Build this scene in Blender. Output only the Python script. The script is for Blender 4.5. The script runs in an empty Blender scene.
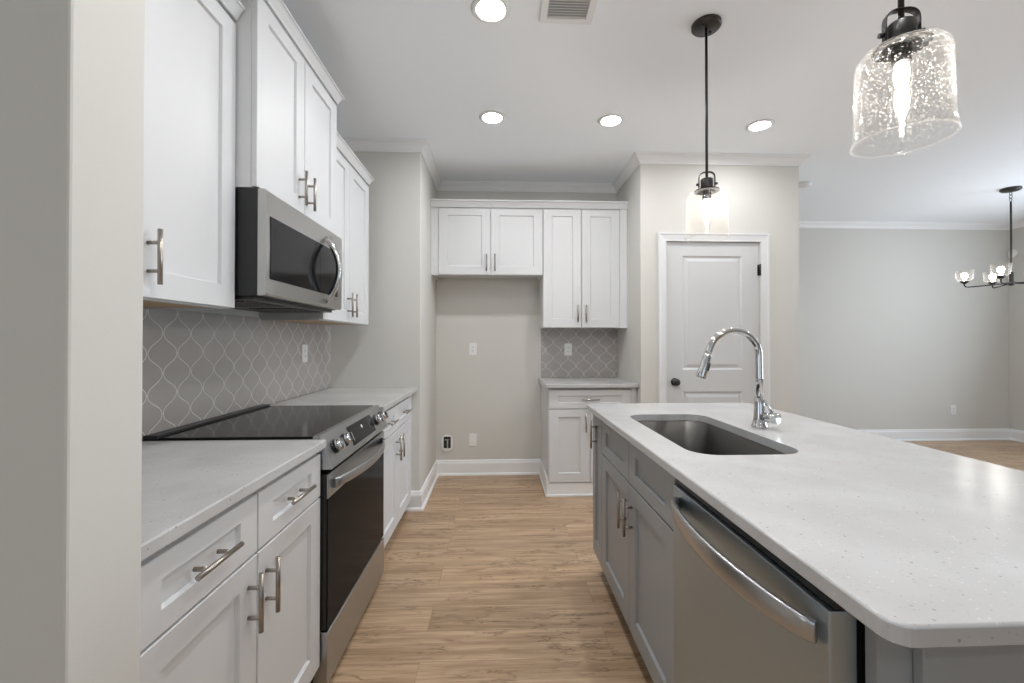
import bpy, bmesh, math, random
from mathutils import Vector, Matrix
random.seed(7)
SC = bpy.context.scene
COL = SC.collection
PI = math.pi

# ------------------------------------------------------------------ camera, world, lights, exposure
CAM_H, YAW, PITCH, FPX = 1.265, 0.041, 0.0082, 433.7
cam_d = bpy.data.cameras.new('camera')
cam = bpy.data.objects.new('camera', cam_d); COL.objects.link(cam)
cam_d.sensor_width = 36.0
cam_d.lens = FPX * 36.0 / 1024
cam_d.shift_x = -(516.5 - 512) / 1024
cam_d.shift_y = (337.07 - 341.5) / 1024
cam_d.clip_start = 0.02
cam.location = (0, 0, CAM_H)
cam.rotation_euler = (PI / 2 + PITCH, 0, -YAW)
SC.camera = cam

SC.view_settings.view_transform = 'Standard'
SC.view_settings.look = 'None'
SC.view_settings.exposure = 0.27
SC.view_settings.gamma = 1.0
SC.view_settings.use_curve_mapping = False
SC.cycles.max_bounces = 10
SC.cycles.diffuse_bounces = 6
SC.cycles.transparent_max_bounces = 24
SC.cycles.sample_clamp_indirect = 4.0
SC.cycles.caustics_reflective = False
SC.cycles.caustics_refractive = False

world = bpy.data.worlds.new('world'); SC.world = world
world.use_nodes = True
world.node_tree.nodes['Background'].inputs[0].default_value = (0.86, 0.93, 1.0, 1)
world.node_tree.nodes['Background'].inputs[1].default_value = 0.12

def area_light(name, loc, aim, sx, sy, power, color=(1, 1, 1)):
    d = bpy.data.lights.new(name, 'AREA'); d.shape = 'RECTANGLE'
    d.size, d.size_y, d.energy, d.color = sx, sy, power, color
    o = bpy.data.objects.new(name, d); COL.objects.link(o)
    o.location = loc
    o.rotation_euler = (Vector(aim) - Vector(loc)).to_track_quat('-Z', 'Y').to_euler()
    return o
# dining window daylight; the west and living lamps are added fill behind the camera
area_light('daylight_dining_window', (6.45, 2.6, 1.45), (2.0, 2.6, 2.6), 2.0, 1.7, 80, (0.74, 0.86, 1.0))
area_light('added_west_fill', (-3.1, -1.6, 1.4), (0.0, -0.6, 2.3), 2.4, 1.8, 18, (0.9, 0.95, 1.0))  # added to brighten island fronts and ceiling; no such window known
area_light('added_living_fill', (0.6, -3.9, 1.45), (0.6, 0.0, 2.9), 3.6, 1.9, 17, (0.66, 0.84, 1.0))  # added fill from the rear through a made-up window
CAN_L = 172.0          # radiance of the recessed lamps
BULB_L = 430.0

# ------------------------------------------------------------------ node helpers
def new_mat(name):
    m = bpy.data.materials.new(name); m.use_nodes = True
    nt = m.node_tree
    return m, nt, nt.nodes['Principled BSDF']
def N(nt, typ, **kw):
    n = nt.nodes.new(typ)
    for k, v in kw.items():
        setattr(n, k, v)
    return n
def L(nt, a, b): nt.links.new(a, b)
def val(nt, sock, v):
    if isinstance(v, (int, float)): sock.default_value = v
    else: L(nt, v, sock)
def M_(nt, op, a, b=None, c=None, clamp=False):
    n = N(nt, 'ShaderNodeMath', operation=op); n.use_clamp = clamp
    val(nt, n.inputs[0], a)
    if b is not None: val(nt, n.inputs[1], b)
    if c is not None: val(nt, n.inputs[2], c)
    return n.outputs[0]
def mixcol(nt, fac, a, b):
    n = N(nt, 'ShaderNodeMix', data_type='RGBA')
    val(nt, n.inputs[0], fac)
    for s, v in ((n.inputs[6], a), (n.inputs[7], b)):
        if isinstance(v, tuple): s.default_value = (*v[:3], 1)
        else: L(nt, v, s)
    return n.outputs[2]
def ocoord(nt):
    return N(nt, 'ShaderNodeTexCoord').outputs['Object']
def mapped(nt, vec, scale=(1, 1, 1), loc=(0, 0, 0)):
    n = N(nt, 'ShaderNodeMapping'); n.inputs['Scale'].default_value = scale; n.inputs['Location'].default_value = loc
    L(nt, vec, n.inputs[0]); return n.outputs[0]
def noise(nt, vec, scale, detail=3, rough=0.5):
    n = N(nt, 'ShaderNodeTexNoise'); n.inputs['Scale'].default_value = scale
    n.inputs['Detail'].default_value = detail; n.inputs['Roughness'].default_value = rough
    L(nt, vec, n.inputs['Vector']); return n.outputs[0]
def smooth(nt, v, lo, hi, a=0.0, b=1.0):
    n = N(nt, 'ShaderNodeMapRange', interpolation_type='SMOOTHSTEP')
    val(nt, n.inputs[0], v)
    for i, x in enumerate((lo, hi, a, b)): n.inputs[i + 1].default_value = x
    return n.outputs[0]
def bump(nt, b, h, strength, dist):
    n = N(nt, 'ShaderNodeBump'); n.inputs['Strength'].default_value = strength; n.inputs['Distance'].default_value = dist
    L(nt, h, n.inputs['Height']); L(nt, n.outputs[0], b.inputs['Normal'])

def paint(name, col, rough=0.6, orange=0.0, spec=0.5, coat=0.0):
    m, nt, b = new_mat(name)
    b.inputs['Base Color'].default_value = (*col, 1)
    b.inputs['Roughness'].default_value = rough
    b.inputs['Specular IOR Level'].default_value = spec
    if coat:
        b.inputs['Coat Weight'].default_value = coat; b.inputs['Coat Roughness'].default_value = 0.12
    if orange:
        bump(nt, b, noise(nt, ocoord(nt), 220, 2), orange, 0.001)
    return m
def metal(name, col, rough, brush=None):
    m, nt, b = new_mat(name)
    b.inputs['Base Color'].default_value = (*col, 1)
    b.inputs['Metallic'].default_value = 1.0
    b.inputs['Roughness'].default_value = rough
    if brush:
        h = noise(nt, mapped(nt, ocoord(nt), brush), 1.0, 2)
        L(nt, smooth(nt, h, 0.2, 0.8, rough - 0.02, rough + 0.02), b.inputs['Roughness'])
    return m

WALL = paint('greige_wall_paint', (0.625, 0.613, 0.577), 0.75, 0.12, 0.3)
CEIL = paint('flat_white_ceiling_paint', (0.90, 0.935, 0.97), 0.9, 0.1, 0.2)
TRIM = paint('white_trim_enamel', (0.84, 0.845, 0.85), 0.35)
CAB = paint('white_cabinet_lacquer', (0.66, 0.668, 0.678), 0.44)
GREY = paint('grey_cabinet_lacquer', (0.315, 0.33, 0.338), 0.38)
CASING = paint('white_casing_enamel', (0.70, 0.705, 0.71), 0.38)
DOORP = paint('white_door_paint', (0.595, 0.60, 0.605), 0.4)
PLAST = paint('white_plastic', (0.80, 0.80, 0.79), 0.35)
SLOT = paint('dark_slot', (0.03, 0.03, 0.03), 0.6)
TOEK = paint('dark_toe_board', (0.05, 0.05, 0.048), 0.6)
BLACK = paint('black_appliance_plastic', (0.012, 0.012, 0.012), 0.35)
BGLASS = paint('black_ceramic_glass', (0.006, 0.006, 0.007), 0.10, spec=0.20)
OVENGLASS = paint('tinted_oven_glass', (0.012, 0.0125, 0.0135), 0.14, spec=0.10)
OVENGLASS.node_tree.nodes['Principled BSDF'].inputs['IOR'].default_value = 1.25
BRONZE = paint('oil_rubbed_bronze', (0.018, 0.015, 0.013), 0.38)
SOCKET = paint('blackened_socket_metal', (0.005, 0.004, 0.0035), 0.6, spec=0.15)
BLKMET = paint('matte_black_hardware', (0.01, 0.01, 0.01), 0.35)
RAWWOOD = paint('raw_birch_underside', (0.50, 0.36, 0.22), 0.6)
STEEL = metal('brushed_stainless', (0.49, 0.495, 0.50), 0.30, (2, 2, 260))
STEELH = metal('brushed_stainless_along', (0.465, 0.48, 0.49), 0.34, (260, 2, 260))
MWSTEEL = metal('microwave_stainless', (0.48, 0.475, 0.46), 0.32, (260, 2, 260))
STEELDW = metal('dishwasher_stainless', (0.43, 0.50, 0.55), 0.38, (2, 2, 260))
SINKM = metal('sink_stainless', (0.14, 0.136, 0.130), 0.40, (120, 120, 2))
NICKEL = metal('brushed_nickel', (0.40, 0.365, 0.325), 0.32)
CHROME = metal('polished_chrome', (0.66, 0.66, 0.66), 0.07)

def quartz():
    m, nt, b = new_mat('speckled_white_quartz')
    co = ocoord(nt)
    col = mixcol(nt, smooth(nt, noise(nt, co, 5, 3), 0.35, 0.7), (0.49, 0.487, 0.483), (0.545, 0.545, 0.547))
    for sc, dens, size, c, amt in ((95, 0.83, 0.26, (0.26, 0.24, 0.22), 0.7), (210, 0.70, 0.36, (0.36, 0.34, 0.32), 0.5), (150, 0.82, 0.30, (0.86, 0.86, 0.85), 0.35)):
        v = N(nt, 'ShaderNodeTexVoronoi'); v.inputs['Scale'].default_value = sc; L(nt, co, v.inputs['Vector'])
        sp = N(nt, 'ShaderNodeSeparateColor'); L(nt, v.outputs['Color'], sp.inputs[0])
        pick = M_(nt, 'GREATER_THAN', sp.outputs[0], dens)
        r = M_(nt, 'MULTIPLY', sp.outputs[1], size)
        dot = smooth(nt, M_(nt, 'SUBTRACT', v.outputs['Distance'], r), -0.06, 0.06, 1, 0)
        col = mixcol(nt, M_(nt, 'MULTIPLY', M_(nt, 'MULTIPLY', pick, dot), amt), col, c)
    L(nt, col, b.inputs['Base Color'])
    b.inputs['Roughness'].default_value = 0.20
    return m
QUARTZ = quartz()

def oak_floor():
    m, nt, b = new_mat('oak_plank_floor')
    co = ocoord(nt)
    br = N(nt, 'ShaderNodeTexBrick'); br.offset = 0.37; br.offset_frequency = 2
    br.inputs['Color1'].default_value = (0, 0, 0, 1); br.inputs['Color2'].default_value = (1, 1, 1, 1)
    br.inputs['Mortar'].default_value = (0.5, 0.5, 0.5, 1)
    br.inputs['Scale'].default_value = 1.0
    br.inputs['Mortar Size'].default_value = 0.0014; br.inputs['Mortar Smooth'].default_value = 0.3
    br.inputs['Bias'].default_value = 0.0
    br.inputs['Brick Width'].default_value = 1.22; br.inputs['Row Height'].default_value = 0.18
    L(nt, mapped(nt, co, loc=(0.31, 0.07, 0)), br.inputs['Vector'])
    sp = N(nt, 'ShaderNodeSeparateColor'); L(nt, br.outputs['Color'], sp.inputs[0]); rnd = sp.outputs[0]
    off = N(nt, 'ShaderNodeCombineXYZ'); L(nt, M_(nt, 'MULTIPLY', rnd, 37.0), off.inputs[0]); L(nt, M_(nt, 'MULTIPLY', rnd, 11.0), off.inputs[2])
    ad = N(nt, 'ShaderNodeVectorMath', operation='ADD'); L(nt, co, ad.inputs[0]); L(nt, off.outputs[0], ad.inputs[1])
    V_ = ad.outputs[0]
    g1 = noise(nt, mapped(nt, V_, (0.9, 16, 1)), 1.6, 6, 0.65)
    g2 = noise(nt, mapped(nt, V_, (3.0, 120, 1)), 1.5, 4, 0.65)
    wob = noise(nt, mapped(nt, V_, (1.6, 9, 1)), 2.0, 4, 0.6)
    kn = noise(nt, mapped(nt, V_, (2.6, 8, 1)), 2.2, 2, 0.4)
    msk = noise(nt, mapped(nt, V_, (1.4, 4, 1)), 1.7, 2, 0.5)
    col = mixcol(nt, smooth(nt, g1, 0.30, 0.70), (0.365, 0.238, 0.140), (0.63, 0.448, 0.292))
    col = mixcol(nt, M_(nt, 'MULTIPLY', smooth(nt, g2, 0.44, 0.70), 0.58), col, (0.27, 0.170, 0.096))
    crack = smooth(nt, M_(nt, 'ABSOLUTE', M_(nt, 'SUBTRACT', wob, 0.5)), 0.0, 0.028, 1, 0)
    crack = M_(nt, 'MULTIPLY', crack, smooth(nt, msk, 0.44, 0.60))
    col = mixcol(nt, M_(nt, 'MULTIPLY', crack, 0.75), col, (0.165, 0.098, 0.053))
    col = mixcol(nt, M_(nt, 'MULTIPLY', smooth(nt, kn, 0.66, 0.80), 0.55), col, (0.17, 0.105, 0.060))
    tone = mixcol(nt, rnd, (0.90, 0.90, 0.91), (1.08, 1.07, 1.05))
    mu = N(nt, 'ShaderNodeMix', data_type='RGBA', blend_type='MULTIPLY'); mu.inputs[0].default_value = 1
    L(nt, col, mu.inputs[6]); L(nt, tone, mu.inputs[7])
    col = mixcol(nt, M_(nt, 'MULTIPLY', br.outputs['Fac'], 0.40), mu.outputs[2], (0.10, 0.062, 0.036))
    L(nt, col, b.inputs['Base Color'])
    L(nt, smooth(nt, g2, 0.3, 0.7, 0.30, 0.40), b.inputs['Roughness'])
    bump(nt, b, M_(nt, 'SUBTRACT', M_(nt, 'MULTIPLY', g2, 0.25), br.outputs['Fac']), 0.25, 0.001)
    return m
OAK = oak_floor()

def lantern_tile(name, axis, u0, z0):
    """arabesque tiles: wavy grout lines x = k W/2 +- (W/4) g(2 pi z / V) that kiss at their crests"""
    m, nt, b = new_mat(name)
    W, V = 0.1455, 0.151
    sp = N(nt, 'ShaderNodeSeparateXYZ'); L(nt, ocoord(nt), sp.inputs[0])
    u = M_(nt, 'SUBTRACT', sp.outputs[axis], u0)
    t = M_(nt, 'MULTIPLY', M_(nt, 'SUBTRACT', sp.outputs[2], z0), 2 * PI / V)
    A = W / 4 - 0.0034                      # the crests of neighbouring lines leave a narrow neck
    g = M_(nt, 'SUBTRACT', M_(nt, 'MULTIPLY', M_(nt, 'COSINE', t), 1.05), M_(nt, 'MULTIPLY', M_(nt, 'COSINE', M_(nt, 'MULTIPLY', t, 3)), 0.05))
    slope = M_(nt, 'SUBTRACT', M_(nt, 'MULTIPLY', M_(nt, 'SINE', t), 1.05), M_(nt, 'MULTIPLY', M_(nt, 'SINE', M_(nt, 'MULTIPLY', t, 3)), 0.15))
    slope = M_(nt, 'MULTIPLY', slope, A * 2 * PI / V)
    nrm = M_(nt, 'SQRT', M_(nt, 'ADD', M_(nt, 'MULTIPLY', slope, slope), 1.0))
    wv = M_(nt, 'MULTIPLY', g, A)
    d1 = M_(nt, 'ABSOLUTE', M_(nt, 'WRAP', M_(nt, 'SUBTRACT', u, wv), W / 2, -W / 2))
    d2 = M_(nt, 'ABSOLUTE', M_(nt, 'WRAP', M_(nt, 'ADD', M_(nt, 'SUBTRACT', u, W / 2), wv), W / 2, -W / 2))
    d = M_(nt, 'DIVIDE', M_(nt, 'MINIMUM', d1, d2), nrm)
    zz = M_(nt, 'SUBTRACT', sp.outputs[2], z0)
    for du, dz in ((W / 4, 0.0), (-W / 4, V / 2)):       # short bed joint across each neck
        bz = M_(nt, 'ABSOLUTE', M_(nt, 'WRAP', M_(nt, 'SUBTRACT', zz, dz), V / 2, -V / 2))
        bx = M_(nt, 'SUBTRACT', M_(nt, 'ABSOLUTE', M_(nt, 'WRAP', M_(nt, 'SUBTRACT', u, du), W / 2, -W / 2)), 0.0034)
        d = M_(nt, 'MINIMUM', d, M_(nt, 'MAXIMUM', bz, bx))
    grout = smooth(nt, d, 0.0012, 0.0024, 1, 0)
    n = noise(nt, ocoord(nt), 9, 2)
    tile = mixcol(nt, n, (0.365, 0.338, 0.318), (0.42, 0.395, 0.375))
    L(nt, mixcol(nt, grout, tile, (0.66, 0.64, 0.61)), b.inputs['Base Color'])
    L(nt, smooth(nt, grout, 0, 1, 0.17, 0.8), b.inputs['Roughness'])
    h = M_(nt, 'ADD', smooth(nt, d, 0.001, 0.006), M_(nt, 'MULTIPLY', noise(nt, ocoord(nt), 22, 1), 0.35))
    bump(nt, b, h, 0.35, 0.0015)
    return m

def seeded_glass(name, seeds=True, edge=0.018, base=0.0006, seed_amt=0.125):
    m, nt, b = new_mat(name)
    nt.nodes.remove(b)
    out = nt.nodes['Material Output']
    tr = N(nt, 'ShaderNodeBsdfTransparent'); tr.inputs[0].default_value = (0.965, 0.96, 0.95, 1)
    gl = N(nt, 'ShaderNodeBsdfGlossy'); gl.inputs['Roughness'].default_value = 0.02
    gl.inputs['Color'].default_value = (1, 1, 1, 1)
    lw = N(nt, 'ShaderNodeLayerWeight'); lw.inputs['Blend'].default_value = 0.5
    fc = lw.outputs['Facing']
    fr = M_(nt, 'ADD', M_(nt, 'MULTIPLY', M_(nt, 'POWER', fc, 5.0), 0.30), 0.010)
    m1 = N(nt, 'ShaderNodeMixShader'); L(nt, fr, m1.inputs[0]); L(nt, tr.outputs[0], m1.inputs[1]); L(nt, gl.outputs[0], m1.inputs[2])
    res = m1.outputs[0]
    # faint milkiness of the pressed glass, strongest where it is seen edge on, and the trapped air seeds
    tl = N(nt, 'ShaderNodeBsdfTranslucent'); tl.inputs[0].default_value = (0.95, 0.92, 0.88, 1)
    df = N(nt, 'ShaderNodeBsdfDiffuse'); df.inputs[0].default_value = (0.95, 0.93, 0.90, 1)
    md = N(nt, 'ShaderNodeMixShader'); md.inputs[0].default_value = 0.5; L(nt, tl.outputs[0], md.inputs[1]); L(nt, df.outputs[0], md.inputs[2])
    fac = M_(nt, 'ADD', M_(nt, 'MULTIPLY', M_(nt, 'POWER', fc, 3.0), edge), base)
    if seeds:
        for sc, keep, size, amt in ((150, 0.45, 0.34, seed_amt), (260, 0.50, 0.34, seed_amt * 0.8)):
            v = N(nt, 'ShaderNodeTexVoronoi'); v.inputs['Scale'].default_value = sc; L(nt, ocoord(nt), v.inputs['Vector'])
            sp = N(nt, 'ShaderNodeSeparateColor'); L(nt, v.outputs['Color'], sp.inputs[0])
            r = M_(nt, 'MULTIPLY', sp.outputs[0], size)
            dot = smooth(nt, M_(nt, 'SUBTRACT', v.outputs['Distance'], r), -0.05, 0.05, 1, 0)
            dot = M_(nt, 'MULTIPLY', dot, M_(nt, 'GREATER_THAN', sp.outputs[1], keep))
            fac = M_(nt, 'ADD', fac, M_(nt, 'MULTIPLY', dot, amt), clamp=True)
    m2 = N(nt, 'ShaderNodeMixShader'); L(nt, fac, m2.inputs[0]); L(nt, res, m2.inputs[1]); L(nt, md.outputs[0], m2.inputs[2])
    L(nt, m2.outputs[0], out.inputs[0])
    return m
SEEDGLASS = seeded_glass('seeded_glass')
CLEARGLASS = seeded_glass('clear_glass', False, edge=0.12, base=0.012)
RIMGLASS = seeded_glass('rolled_glass_rim', False, edge=0.04, base=0.03)
BULBGLASS = seeded_glass('bulb_glass', False, edge=0.002, base=0.0)

def emit(name, col, strength):
    m, nt, b = new_mat(name)
    nt.nodes.remove(b)
    e = N(nt, 'ShaderNodeEmission'); e.inputs[0].default_value = (*col, 1); e.inputs[1].default_value = strength
    L(nt, e.outputs[0], nt.nodes['Material Output'].inputs[0])
    return m
CANLIGHT = emit('recessed_lamp_diffuser', (0.985, 0.99, 1.0), CAN_L)
BULB = emit('warm_bulb', (1.0, 0.965, 0.93), BULB_L)
BULBC = emit('frosted_warm_bulb', (1.0, 0.95, 0.90), 32.0)
LED = emit('display_digit', (0.9, 0.95, 1.0), 0.9)
def pane_glass():
    m, nt, b = new_mat('window_glass')
    nt.nodes.remove(b)
    tr = N(nt, 'ShaderNodeBsdfTransparent'); gl = N(nt, 'ShaderNodeBsdfGlossy'); gl.inputs['Roughness'].default_value = 0.0
    mx = N(nt, 'ShaderNodeMixShader'); mx.inputs[0].default_value = 0.06
    L(nt, tr.outputs[0], mx.inputs[1]); L(nt, gl.outputs[0], mx.inputs[2]); L(nt, mx.outputs[0], nt.nodes['Material Output'].inputs[0])
    return m
PANE = pane_glass()

# ------------------------------------------------------------------ mesh helpers
class MB:
    def __init__(s): s.bm = bmesh.new()
    def face(s, vs, smooth=False):
        try:
            f = s.bm.faces.new(vs); f.smooth = smooth; return f
        except ValueError:
            return None
    def box(s, x0, x1, y0, y1, z0, z1, bev=0.0):
        if bev <= 0:
            v = [s.bm.verts.new((x, y, z)) for x in (x0, x1) for y in (y0, y1) for z in (z0, z1)]
            for q in ((0, 1, 3, 2), (4, 6, 7, 5), (0, 4, 5, 1), (2, 3, 7, 6), (0, 2, 6, 4), (1, 5, 7, 3)):
                s.face([v[i] for i in q])
            return s
        t = bmesh.new()
        v = [t.verts.new((x, y, z)) for x in (x0, x1) for y in (y0, y1) for z in (z0, z1)]
        for q in ((0, 1, 3, 2), (4, 6, 7, 5), (0, 4, 5, 1), (2, 3, 7, 6), (0, 2, 6, 4), (1, 5, 7, 3)):
            t.faces.new([v[i] for i in q])
        bmesh.ops.bevel(t, geom=t.edges[:], offset=bev, segments=2, profile=0.5, affect='EDGES')
        s.merge(t); return s
    def merge(s, t, mat=None):
        mp = {}
        for v in t.verts: mp[v] = s.bm.verts.new(mat @ v.co if mat else v.co)
        for f in t.faces: s.face([mp[v] for v in f.verts], f.smooth)
        t.free(); return s
    def loops(s, rings, close=True, cap0=True, cap1=True, smooth=False):
        R = [[s.bm.verts.new(p) for p in r] for r in rings]
        n = len(R[0])
        for a, b in zip(R, R[1:]):
            for i in range(n if close else n - 1):
                j = (i + 1) % n
                s.face([a[i], a[j], b[j], b[i]], smooth)
        if cap0: s.face(list(reversed(R[0])))
        if cap1: s.face(R[-1])
        return s
    def cyl(s, p0, p1, r0, r1=None, n=20, smooth=True, caps=True):
        r1 = r0 if r1 is None else r1
        p0, p1 = Vector(p0), Vector(p1); d = (p1 - p0).normalized()
        a = d.orthogonal().normalized(); b = d.cross(a)
        ring = lambda c, r: [c + (a * math.cos(2 * PI * i / n) + b * math.sin(2 * PI * i / n)) * r for i in range(n)]
        return s.loops([ring(p0, r0), ring(p1, r1)], cap0=caps, cap1=caps, smooth=smooth)
    def lathe(s, prof, c=(0, 0, 0), axis=(0, 0, 1), n=32, smooth=True, cap=False):
        d = Vector(axis).normalized(); c = Vector(c)
        a = d.orthogonal().normalized(); b = d.cross(a)
        rings = [[c + d * h + (a * math.cos(2 * PI * i / n) + b * math.sin(2 * PI * i / n)) * max(r, 1e-5) for i in range(n)] for r, h in prof]
        return s.loops(rings, cap0=cap, cap1=cap, smooth=smooth)
    def tube(s, pts, r, n=14, smooth=True, caps=True):
        pts = [Vector(p) for p in pts]; rings = []
        rr = r if isinstance(r, (list, tuple)) else [r] * len(pts)
        up = None
        for i, p in enumerate(pts):
            d = (pts[min(i + 1, len(pts) - 1)] - pts[max(i - 1, 0)]).normalized()
            if up is None: up = d.orthogonal().normalized()
            up = (up - d * up.dot(d)).normalized(); b = d.cross(up)
            rings.append([p + (up * math.cos(2 * PI * k / n) + b * math.sin(2 * PI * k / n)) * rr[i] for k in range(n)])
        return s.loops(rings, cap0=caps, cap1=caps, smooth=smooth)
    def ribbon(s, pts, side, w, t, smooth=True):
        """flat bar of width w (along side) and thickness t swept along pts"""
        pts = [Vector(p) for p in pts]; side = Vector(side).normalized(); rings = []
        ww = w if isinstance(w, (list, tuple)) else [w] * len(pts)
        for i, p in enumerate(pts):
            d = (pts[min(i + 1, len(pts) - 1)] - pts[max(i - 1, 0)]).normalized()
            nn = d.cross(side).normalized()
            ring = []
            for k in range(16):
                a = 2 * PI * k / 16
                cx, cy = math.cos(a), math.sin(a)
                cx = math.copysign(abs(cx) ** 0.45, cx); cy = math.copysign(abs(cy) ** 0.7, cy)
                ring.append(p + side * (ww[i] / 2 * cx) + nn * (t / 2 * cy))
            rings.append(ring)
        return s.loops(rings, smooth=smooth)
    def prism(s, poly, fn0, fn1):
        return s.loops([[fn0(p) for p in poly], [fn1(p) for p in poly]])
    def sweep(s, path, prof, closed=False):
        """profile (out, z) swept along a plan polyline; 'out' points to the right of travel; mitred corners"""
        n = len(path); rings = []
        P = [Vector((p[0], p[1])) for p in path]
        for i in range(n):
            def nr(a, b):
                d = (b - a).normalized(); return Vector((d.y, -d.x))
            if i == 0: m = nr(P[0], P[1])
            elif i == n - 1: m = nr(P[-2], P[-1])
            else:
                n1, n2 = nr(P[i - 1], P[i]), nr(P[i], P[i + 1]); m = (n1 + n2) / (1 + n1.dot(n2))
            rings.append([(P[i].x + m.x * o, P[i].y + m.y * o, z) for o, z in prof])
        return s.loops(rings)
    def shaker(s, o, U, Vv, Nn, w, h, t=0.02, stile=0.076, rb=0.074, rt=0.060, rec=0.010):
        """shaker door/drawer front: o = lower left corner on the front plane"""
        o, U, Vv, Nn = Vector(o), Vector(U), Vector(Vv), Vector(Nn)
        def ring(i, dep): return [o + U * a + Vv * c + Nn * dep for a, c in ((i, i), (w - i, i), (w - i, h - i), (i, h - i))]
        def inner(e, dep): return [o + U * a + Vv * c + Nn * dep for a, c in ((stile + e, rb + e), (w - stile - e, rb + e), (w - stile - e, h - rt - e), (stile + e, h - rt - e))]
        return s.loops([ring(0, -t), ring(0, -0.0018), ring(0.0018, 0), inner(0, 0), inner(0.004, -rec)])
    def bar_pull(s, c, along, out, length=0.148, cc=0.076, r=0.006, stand=0.032):
        c, al, ou = Vector(c), Vector(along).normalized(), Vector(out).normalized()
        s.cyl(c + ou * stand - al * length / 2, c + ou * stand + al * length / 2, r, n=14)
        for k in (-1, 1): s.cyl(c + al * (k * cc / 2), c + al * (k * cc / 2) + ou * stand, r * 0.85, n=12)
        return s

def bmcleanup(bm): bmesh.ops.recalc_face_normals(bm, faces=bm.faces[:])
def obj(name, mb, mat, parent=None):
    """link mb (world coordinates) as ONE mesh object; children keep their root's origin"""
    bmcleanup(mb.bm)
    off = Vector((0, 0, 0)); p = parent
    while p is not None: off += p.location; p = p.parent
    if parent is not None:
        for v in mb.bm.verts: v.co -= off
    me = bpy.data.meshes.new(name); mb.bm.to_mesh(me); mb.bm.free()
    me.materials.append(mat)
    o = bpy.data.objects.new(name, me); COL.objects.link(o)
    if parent is not None: o.parent = parent
    return o
def tag(o, label, cat, group=None):
    o['label'] = label; o['category'] = cat
    if group: o['group'] = group
    return o
def thing(name, label, cat, loc=(0, 0, 0), group=None):
    o = bpy.data.objects.new(name, None); COL.objects.link(o); o.location = loc; o.empty_display_size = 0.1
    return tag(o, label, cat, group)
def struct(name, mb, mat, parent=None):
    o = obj(name, mb, mat, parent)
    if parent is None: o['kind'] = 'structure'
    return o
def dup(root, loc, label, group=None):
    r = root.copy(); COL.objects.link(r); r.location = loc; r['label'] = label
    if group: r['group'] = group
    for ch in list(root.children):
        c = ch.copy(); COL.objects.link(c); c.parent = r
        for g in list(ch.children):
            d = g.copy(); COL.objects.link(d); d.parent = c
    return r
def rrect(x0, x1, y0, y1, r, n=6):
    pts = []
    for cx, cy, a0 in ((x1 - r, y1 - r, 0), (x0 + r, y1 - r, PI / 2), (x0 + r, y0 + r, PI), (x1 - r, y0 + r, 1.5 * PI)):
        for k in range(n + 1):
            a = a0 + PI / 2 * k / n; pts.append((cx + r * math.cos(a), cy + r * math.sin(a)))
    return pts
X, Y, Z = Vector((1, 0, 0)), Vector((0, 1, 0)), Vector((0, 0, 1))

# ------------------------------------------------------------------ the room
H = 2.755
XL, YL, XA, YB = -1.262, 3.285, -0.588, 4.117      # left wall, return wall face, alcove cheek, back wall
XN, YD, XP = 1.135, 3.423, 2.439                   # niche cheek, pantry wall face, pantry corner
YF, XR = 5.294, 6.53                               # dining wall, right wall
YS0, YS1, XS = 0.609, 0.734, -0.58                 # wall stub beside the camera
YBK, XW = -4.0, -3.2                               # living room limits behind the camera

struct('floor', MB().box(XW - 0.12, XR + 0.12, YBK - 0.12, YF + 0.12, -0.08, 0), OAK)
struct('ceiling', MB().box(XW - 0.12, XR + 0.12, YBK - 0.12, YF + 0.12, H, H + 0.1), CEIL)
struct('wall_left', MB().box(XL - 0.12, XL, YS1, YF + 0.12, 0, H), WALL)
struct('wall_stub', MB().box(XW, XS, YS0, YS1, 0, H, 0.004), WALL)
struct('wall_return', MB().box(XL, XA, YL, YB + 0.12, 0, H, 0.004), WALL)
struct('wall_back', MB().box(XA, XN, YB, YB + 0.12, 0, H), WALL)
DX0, DX1, DZ = 1.345, 2.114, 2.063                 # pantry door opening
w = MB(); w.box(XN, DX0, YD, YD + 0.115, 0, H); w.box(DX1, XP, YD, YD + 0.115, 0, H); w.box(DX0, DX1, YD, YD + 0.115, DZ, H)
w.box(XN, XN + 0.115, YD + 0.115, YF + 0.12, 0, H); w.box(XP - 0.115, XP, YD + 0.115, YF + 0.12, 0, H)
struct('wall_pantry', w, WALL)
struct('wall_dining', MB().box(XN, XR + 0.12, YF, YF + 0.12, 0, H), WALL)
def wall_with_holes(axis, c0, c1, a0, a1, holes):
    m = MB(); a = a0
    def bx(p, q, z0, z1):
        if axis == 'x': m.box(c0, c1, p, q, z0, z1)
        else: m.box(p, q, c0, c1, z0, z1)
    for h0, h1, z0, z1 in holes:
        bx(a, h0, 0, H); bx(h0, h1, z1, H)
        if z0 > 0: bx(h0, h1, 0, z0)
        a = h1
    bx(a, a1, 0, H); return m
struct('wall_right', wall_with_holes('x', XR, XR + 0.12, YBK, YF, [(1.6, 3.6, 0.6, 2.3)]), WALL)
struct('wall_rear', wall_with_holes('y', YBK - 0.12, YBK, XW, XR, [(-1.2, 2.4, 0.5, 2.4)]), WALL)
struct('wall_far_left', wall_with_holes('x', XW - 0.12, XW, YBK, YS1, [(-2.8, -0.4, 0.5, 2.3)]), WALL)
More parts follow.
